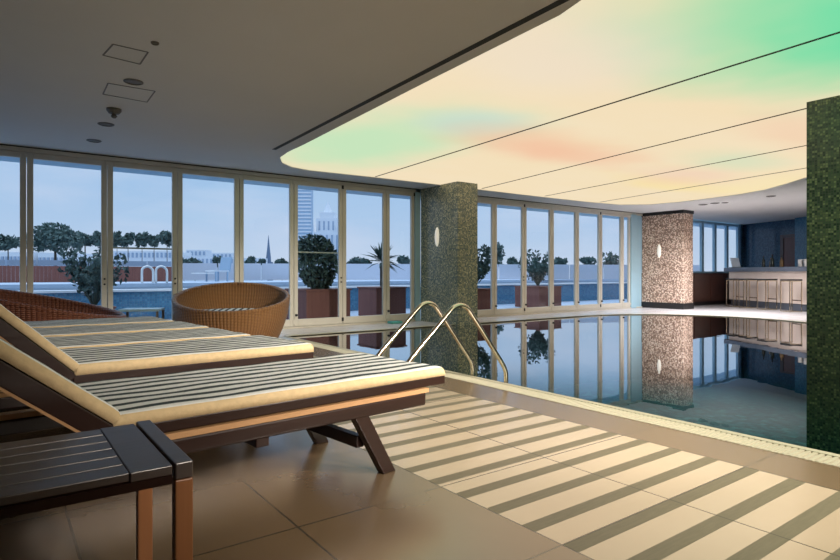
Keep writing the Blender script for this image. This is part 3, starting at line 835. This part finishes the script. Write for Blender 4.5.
# ------------------------------------------------------------ terrace and city
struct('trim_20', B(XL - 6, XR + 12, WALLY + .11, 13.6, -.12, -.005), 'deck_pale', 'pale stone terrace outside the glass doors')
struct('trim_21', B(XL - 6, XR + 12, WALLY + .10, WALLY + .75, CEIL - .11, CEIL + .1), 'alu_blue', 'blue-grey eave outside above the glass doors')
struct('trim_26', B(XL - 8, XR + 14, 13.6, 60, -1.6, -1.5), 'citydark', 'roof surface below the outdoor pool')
t = thing('outdoor_pool', 'raised blue mosaic outdoor pool with white coping across the terrace', 'pool', (0, 0, 0))
obj('pool_wall', B(XL - 6, XR + 12, 13.6, 13.8, -.1, .615), 'blue_mosaic', t)
obj('coping', B(XL - 6, XR + 12, 13.55, 13.95, .615, .66), 'coping', t)
obj('far_wall', B(XL - 6, XR + 12, 19.2, 19.4, -.1, .60), 'blue_mosaic', t)
obj('basin', B(XL - 6, XR + 12, 13.8, 19.2, -.1, .0), 'blue_mosaic', t)
bm = bmesh.new(); bm.faces.new([bm.verts.new(q) for q in ((XL - 6, 13.8, .60), (XR + 12, 13.8, .60), (XR + 12, 19.2, .60), (XL - 6, 19.2, .60))])
wo = obj('outdoor_pool_water', bm, 'water_out'); face_up(wo)
tag(wo, 'dark water in the raised outdoor pool', 'water', kind='stuff')
# milky balustrade and the boarded fence
def wall_px(px0, px1, F0, F1, z0, z1, th, mat, name, label, cat, board=None):
    a, b = Vector((*ray(px0, F0), 0)), Vector((*ray(px1, F1), 0)); bm = bmesh.new()
    n_ = 14 if board is None else board
    for i in range(n_):
        p, q = a.lerp(b, i / n_), a.lerp(b, (i + .97) / n_)
        pp = Vector((p.x, p.y, (z0 + z1) / 2)); qq = Vector((q.x, q.y, (z0 + z1) / 2)); beam(bm, pp, qq, th, z1 - z0)
    o = obj(name, bm, mat); tag(o, label, cat); return o
wall_px(173, 700, 25, 30.5, .72, 1.46, .06, 'parapet', 'balustrade', 'long milky white glass balustrade beyond the outdoor pool', 'balustrade')
wall_px(-60, 172, 18.5, 22.5, -.3, 1.27, .06, 'redwood', 'board_fence', 'red-brown vertical board fence beyond the outdoor pool at the left', 'fence', 60)
wall_px(-60, 172, 19.5, 23.5, 1.30, 1.50, .04, 'citydark', 'fence_rail', 'blue-grey railing just above the board fence', 'railing', 8)
# white chair by the balustrade
def garden_chair(px, F, label, rz, s=1):
    x, y = ray(px, F)
    t = thing('garden_chair', label, 'chair', (x, y, .70), rz)
    obj('seat', B(-.35, .35, -.3, .3, .38, .43), 'city', t)
    obj('backrest', B(-.35, .35, .25, .30, .43, 1.0, Matrix.Rotation(-.15, 4, 'X')), 'glasstower', t)
    for sx in (-1, 1):
        for sy in (-1, 1): obj('leg', B(sx * .32 - .025, sx * .32 + .025, sy * .25 - .025, sy * .25 + .025, 0, .38), 'glasstower', t)
    obj('footrest', B(-.3, .3, -.9, -.3, .30, .34), 'white_paint', t)
struct('trim_22', B(-20, 40, 19.4, 24, .5, .70), 'deck_pale', 'narrow pale ledge beyond the outdoor pool')
garden_chair(217, 22.3, 'white wooden chair beyond the outdoor pool', math.radians(-75))
lt2 = thing('outdoor_ladder', 'pair of white curved ladder rails at the outdoor pool in front of the board fence', 'pool ladder', (0, 0, 0))
for px in (142, 156):
    F = 17.9; x, y = ray(px, F)
    obj('rail', tube(bmesh.new(), smooth_path([(x, y, .71), (x, y, 1.08), (x + .04, y, 1.18), (x + .16, y, 1.23), (x + .28, y, 1.16), (x + .32, y, 1.05), (x + .32, y, .71)], 5), .035, 8), 'white_paint', lt2, smooth=True)

def leaves(bm, c, rad, n, s, flat=1.0, rnd=random):
    c = Vector(c)
    for _ in range(n):
        while True:
            v = Vector((rnd.uniform(-1, 1), rnd.uniform(-1, 1), rnd.uniform(-1, 1)))
            if v.length <= 1: break
        v = v.normalized() * (v.length ** .5)
        p = c + Vector((v.x * rad[0], v.y * rad[1], v.z * rad[2]))
        a = Vector((rnd.gauss(0, 1), rnd.gauss(0, 1), rnd.gauss(0, 1) * flat)).normalized(); b = a.orthogonal().normalized()
        b = (b * math.cos(rnd.random() * 6) + a.cross(b) * math.sin(rnd.random() * 6)).normalized()
        k = s * rnd.uniform(.6, 1.3)
        bm.faces.new([bm.verts.new(q) for q in (p - a * k, p + b * k * .5, p + a * k, p - b * k * .5)])
    return bm
def planter(x, y, w, h, label, kind):
    t = thing('planter', label + ' in a red-brown planter', 'planter', (x, y, 0))
    bm = bmesh.new(); box(bm, -w / 2, w / 2, -w / 2, w / 2, 0, h); obj('box', bm, 'redwood', t, bevel=.01)
    obj('box_rim', (lambda q: (box(q, -w / 2 - .02, w / 2 + .02, -w / 2 - .02, w / 2 + .02, h, h + .03), q)[1])(bmesh.new()), 'redwood', t)
    if kind == 'bush':
        obj('stem', tube(bmesh.new(), [(0, 0, h), (.02, 0, h + .3)], .03, 8), 'bark', t)
        bm = bmesh.new(); leaves(bm, (0, 0, h + .55), (.42, .42, .55), 1500, .06); leaves(bm, (-.1, 0, h + .85), (.40, .36, .3), 500, .06)
        leaves(bm, (.05, 0, h + .2), (.22, .22, .3), 300, .06)
        obj('foliage', bm, 'fol_dark', t)
    elif kind == 'agave':
        obj('stem', tube(bmesh.new(), [(0, 0, h), (0, 0, h + .6)], .05, 8), 'bark', t)
        bm = bmesh.new()
        for i in range(60):
            az = i * 2.4; el = math.radians(random.uniform(-30, 85)); Lf = random.uniform(.42, .62)
            d = Vector((math.cos(az) * math.cos(el), math.sin(az) * math.cos(el), math.sin(el))); s = d.cross(Vector((0, 0, 1)));
            s = s.normalized() if s.length > .01 else Vector((1, 0, 0))
            c = Vector((0, 0, h + .62)); m_ = c + d * Lf * .5; e = c + d * Lf + Vector((0, 0, -.08)) ; 
            bm.faces.new([bm.verts.new(q) for q in (c, m_ + s * .026, e, m_ - s * .026)])
            u = s.cross(d) * .012
            bm.faces.new([bm.verts.new(q) for q in (c, m_ + u + s * .01, e, m_ - u)])
        obj('foliage', bm, 'fol_dark', t)
    else:
        bm = bmesh.new()
        for i in range(26):
            az = random.uniform(0, 6.28); q = Vector((math.cos(az), math.sin(az), 0)) * random.uniform(.1, .5); H_ = random.uniform(.5, 1.0)
            p0 = Vector((0, 0, h)); p1 = p0 + Vector((q.x * .5, q.y * .5, H_ * .6)); p2 = p0 + Vector((q.x, q.y, H_))
            tube(bm, [p0, p1, p2], .012, 4); leaves(bm, p2, (.12, .12, .16), 26, .06); leaves(bm, p1, (.12, .12, .16), 12, .06)
        obj('foliage', bm, 'fol_dark', t)
def pl(px, F, w, h, label, kind):
    x, y = ray(px, F); planter(x, y, w, h, label, kind)
pl(318, 11.9, .98, .66, 'dense round topiary bush', 'bush')
pl(382, 13.6, .82, .66, 'spiky agave-like plant', 'agave')
pl(474, 14.6, .80, .60, 'airy leafy shrub beside the mosaic column,', 'shrub')
pl(538, 17.4, .98, .60, 'loose bushy shrub seen through the right door run', 'shrub')
pl(94, 10.9, .62, .35, 'feathery grey-green shrub at the left', 'shrub')

# trees beyond
def tree(px, F, ztop, zc, rad, label, mat='fol_dark', n=900, s=.5, trunk=True):
    x, y = ray(px, F)
    t = thing('tree', label, 'tree', (x, y, -6))
    bm = bmesh.new()
    zc_ = zc + 6
    for k in range(7):
        a = k * 0.9; rr = rad * .55
        q_ = random.uniform(.3, .75); leaves(bm, (math.cos(a) * rr * (k > 0) * 1.1, math.sin(a) * rr * (k > 0), zc_ + random.uniform(-.55, .45) * (ztop - zc)), (rad * q_, rad * q_, (ztop - zc) * random.uniform(.35, .7)), n // 7, s)
    obj('crown', bm, mat, t)
    if trunk: obj('trunk', tube(bmesh.new(), [(0, 0, 0), (.1 * rad * .3, 0, zc_ * .6), (0, 0, zc_)], [rad * .09, rad * .06, rad * .04], 8), 'bark', t)
def zpx(py, F): return 1 + (HOR - py) * F / FPX
def tr(px, F, ytop, ymid, wpx, label, mat='fol_dark', n=900):
    tree(px, F, zpx(ytop, F), zpx(ymid, F), wpx * F / FPX / 2, label, mat, n, .0026 * F * 1.4)
tr(55, 60, 219, 238, 46, 'broad umbrella pine, largest tree beyond the board fence', n=2600)
tr(8, 62, 233, 242, 22, 'dark tree at the left edge of view beyond the fence', n=900)
tr(85, 64, 231, 240, 24, 'dark bushy tree right of the umbrella pine', n=900)
tr(101, 60, 230, 240, 14, 'small dark tree hidden behind the second door stile', n=500)
for i, (px, w) in enumerate(((117, 10), (128, 14), (142, 12), (154, 13), (167, 13))):
    tr(px, 66 + (i % 2) * 4, 230.5 + (i % 2) * 1.5, 239, w, ['slim first tree of the row seen through the third door', 'bushy second tree of the row through the third door', 'middle tree of the row through the third door', 'fourth tree of the row through the third door', 'last tree of the row through the third door, next to the stile'][i], n=700)
LOWN = ['low dark shrub just right of the fence, peeping over the balustrade', 'low shrub below the stepped roof building', 'small shrub above the white garden chair', 'tiny shrub right of the garden chair, beside the door stile', 'small shrub touching the left side of the church spire', 'low shrub right of the church spire', 'low shrub below the white ornate tower, right part', 'low shrub left of the agave leaves', 'low shrub right of the agave, near the mosaic column', 'low shrub right of the slender conifer', 'second low shrub right of the slender conifer', 'wide low shrub right of the potted shrub in the right door run', 'low shrub behind the middle of the right door run', 'leggy taller shrub at the right end of the balustrade']
for i, (px, w, yt) in enumerate(((184, 10, 259), (195, 12, 258.5), (218, 9, 256), (250, 10, 256), (262, 8, 259.5), (282, 12, 259), (355, 12, 256), (366, 12, 257), (405, 12, 255), (513, 11, 257), (524, 8, 257), (560, 16, 257), (588, 14, 257), (612, 20, 252))):
    F = 45
    tr(px, F + (i % 3) * 3, yt, 262, w, LOWN[i], n=420)
tr(498, 40, 241, 256, 10, 'slender conifer beyond the balustrade right of the mosaic column', n=500)
tr(309, 40, 240, 262, 14, 'dark tree standing before the glass tower', n=500)

# city
def bld(px0, px1, F, ytop, mat, name, label, cat='building'):
    a, b = Vector((*ray(px0, F), 0)), Vector((*ray(px1, F), 0)); d = (b - a); w = d.length; d.normalize(); nn = Vector((-d.y, d.x, 0))
    t = thing(name, label, cat, (a.x, a.y, -20), math.atan2(d.y, d.x)); H_ = zpx(ytop, F) + 20
    obj('block', B(0, w, 0, w * .8, 0, H_), mat, t)
    return t, w, H_
# glass tower
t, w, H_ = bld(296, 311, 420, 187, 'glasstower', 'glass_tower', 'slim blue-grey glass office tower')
bm = bmesh.new(); z = H_ - 1
while z > 20: box(bm, -.15, w + .15, -.25, -.02, z - 1.1, z); z -= 2.6
obj('floor_bands', bm, 'city', t)
# ornate white tower
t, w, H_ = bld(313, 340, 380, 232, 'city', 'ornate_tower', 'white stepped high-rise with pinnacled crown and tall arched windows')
F = 380; u = F / FPX
obj('upper_block', B(w * .1, w * .9, w * .05, w * .75, H_ - 1, H_ + 14 * u), 'city', t)
obj('crown', B(w * .22, w * .78, w * .12, w * .65, H_ + 13 * u, H_ + 20 * u), 'city', t)
bm = lathe(bmesh.new(), [(w * .2, H_ + 19 * u), (w * .12, H_ + 23 * u), (w * .03, H_ + 29 * u), (.05, H_ + 32 * u)], 8, None, (w * .5, w * .35)); obj('pinnacle', bm, 'city', t)
bm = bmesh.new()
for i in range(5): box(bm, w * (.10 + i * .19), w * (.10 + i * .19) + w * .07, -.4, -.05, 20, H_ - 3 * u)
for i in range(4): box(bm, w * (.2 + i * .17), w * (.2 + i * .17) + w * .06, w * .04, w * .05, H_ + 2 * u, H_ + 11 * u)
obj('window_bay', bm, 'citydark', t)
for sx in (.02, .16, .80, .94): obj('finial', lathe(bmesh.new(), [(w * .035, H_ - 2), (w * .02, H_ + 5 * u), (.05, H_ + 8 * u)], 6, None, (w * sx, w * .02)), 'city', t)
# steeple
x, y = ray(268.5, 260); t = thing('church_spire', 'slender dark slate church spire on the skyline', 'spire', (x, y, -15))
h0 = zpx(262, 260) + 15; h1 = zpx(235, 260) + 15
obj('spire', lathe(bmesh.new(), [(1.3, h0 - 1), (1.15, h0 + 2), (.55, (h0 + h1) / 2 + 1), (.05, h1)], 8), 'spire', t)
obj('tower', B(-1.5, 1.5, -1.5, 1.5, 0, h0), 'spire', t)
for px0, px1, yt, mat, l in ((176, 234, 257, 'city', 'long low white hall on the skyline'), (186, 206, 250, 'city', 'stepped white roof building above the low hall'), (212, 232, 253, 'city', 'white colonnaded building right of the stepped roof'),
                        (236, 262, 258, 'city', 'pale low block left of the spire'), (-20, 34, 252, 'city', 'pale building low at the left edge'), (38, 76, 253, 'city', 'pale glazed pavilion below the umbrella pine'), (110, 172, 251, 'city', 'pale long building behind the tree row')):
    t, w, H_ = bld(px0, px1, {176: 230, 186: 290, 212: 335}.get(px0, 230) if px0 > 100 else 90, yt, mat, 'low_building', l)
    bm = bmesh.new(); nn_ = max(4, int((px1 - px0) / 4))
    for i in range(nn_): box(bm, w * (i + .25) / nn_, w * (i + .75) / nn_, -.2, -.02, H_ - 2.6, H_ - .7)
    obj('window_band', bm, 'citydark', t)
struct('trim_25', B(-500, 900, 40, 1200, -20.5, -20), 'citydark', 'hazy distant ground')

# ------------------------------------------------------------ sky and lamps
w = bpy.data.worlds.new('sky'); scene.world = w; w.use_nodes = True; nt = w.node_tree; nt.nodes.clear(); g = G(nt)
out = nt.nodes.new('ShaderNodeOutputWorld'); bg = nt.nodes.new('ShaderNodeBackground'); tc = nt.nodes.new('ShaderNodeTexCoord')
x, y, z = g.xyz(tc.outputs['Generated'])
c = g.ramp(g.m('ADD', z, 0.0), [(0, (.58, .65, .77)), (.08, (.46, .58, .76)), (.24, (.31, .50, .74)), (.5, (.95, 1.25, 1.6)), (1, (1.5, 1.75, 2.1))])
n = g.noise(g.mapped(tc.outputs['Generated'], (1.5, 1.5, 5)), 1.8, 5, .55)
nd = g.n('ShaderNodeMapRange'); g.link(n, nd.inputs[0]); nd.inputs[1].default_value = .42; nd.inputs[2].default_value = .72; nd.inputs[3].default_value = 0; nd.inputs[4].default_value = .8
c = g.mix(nd.outputs[0], c, (.66, .68, .80))
g.link(c, bg.inputs[0]); bg.inputs[1].default_value = SKY = 1.00
g.link(bg.outputs[0], out.inputs[0])

LAMPS = 2.4
def spot(name, loc, aim, power, col, cone=100, blend=1.0, rad=.12):
    L_ = bpy.data.lights.new(name, 'SPOT'); L_.energy = power * LAMPS; L_.color = col; L_.spot_size = math.radians(cone); L_.spot_blend = blend; L_.shadow_soft_size = rad
    o = bpy.data.objects.new(name, L_); link(o); o.location = loc
    o.rotation_euler = (Vector(aim) - Vector(loc)).to_track_quat('-Z', 'Y').to_euler(); return o
WARM = (1, .89, .77)
# fill spots added out of view to brighten the room, then bar downlights
def down(az, el, loc):
    # aim by bearing on the floor plan (x right, y to the glass) and angle below the horizon
    a = math.radians(az); e = math.radians(el)
    return tuple(Vector(loc) + Vector((math.cos(a) * math.cos(e), math.sin(a) * math.cos(e), -math.sin(e))) * 5)
for loc, aim, pw, col, cone in (((3.7, -1.5, 2.7), (3.1, 1.9, 0), 330, WARM, 60),
        ((1.4, -2.6, 2.7), (1.1, 2.75, .55), 310, WARM, 30),
        ((3.4, -2.0, 2.7), (2.9, 4.0, 0), 600, WARM, 34),
        ((3.0, -2.6, 2.7), (.8, 6.0, 0), 420, WARM, 24),
        ((3.6, -2.8, 2.7), (4.2, 7.6, .2), 1100, WARM, 22),
        ((6.2, -2.8, 2.7), (9.0, 7.6, .2), 500, WARM, 24),
        ((9.0, -2.8, 2.7), (13.0, 8.0, .2), 260, WARM, 22),
        ((8.6, 0.2, 2.7), (15.4, 9.1, 1.0), 600, (1, .90, .80), 20),
        ((9.6, 0.4, 2.7), (17.6, 7.2, .3), 380, (1, .91, .86), 26)):
    spot('added_fill_spot', loc, aim, pw, col, cone, rad=.2)
for px_, py_ in ((703, 204.5), (715, 203), (725, 202.5), (771, 196)):
    q = on_ceiling(px_, py_); spot('downlight_lamp', (q.x, q.y, CEIL - .03), (q.x, q.y, 0), 80, (.95, .95, 1), 130, rad=.08)

# ------------------------------------------------------------ camera
cam = bpy.data.cameras.new('camera'); co = bpy.data.objects.new('camera', cam); link(co)
cam.sensor_width = 36; cam.lens = FPX / 840 * 36; cam.shift_y = (HOR - 280) / 840
co.location = (0, 0, 1); co.rotation_euler = (PI / 2, 0, -TH); cam.clip_end = 3000; cam.clip_start = .02
scene.camera = co

# survey units -> metres
bpy.context.view_layer.update()
for o in list(scene.objects):
    if o.parent is None:
        o.location = o.location * METRE
        if o.type not in ('CAMERA',): o.scale = o.scale * METRE

scene.view_settings.view_transform = 'Standard'; scene.view_settings.look = 'None'
scene.view_settings.gamma = 1; scene.view_settings.use_curve_mapping = False
scene.view_settings.exposure = 0.18
scene.cycles.max_bounces = 10; scene.cycles.transparent_max_bounces = 16; scene.cycles.caustics_reflective = False
scene.cycles.sample_clamp_indirect = 6
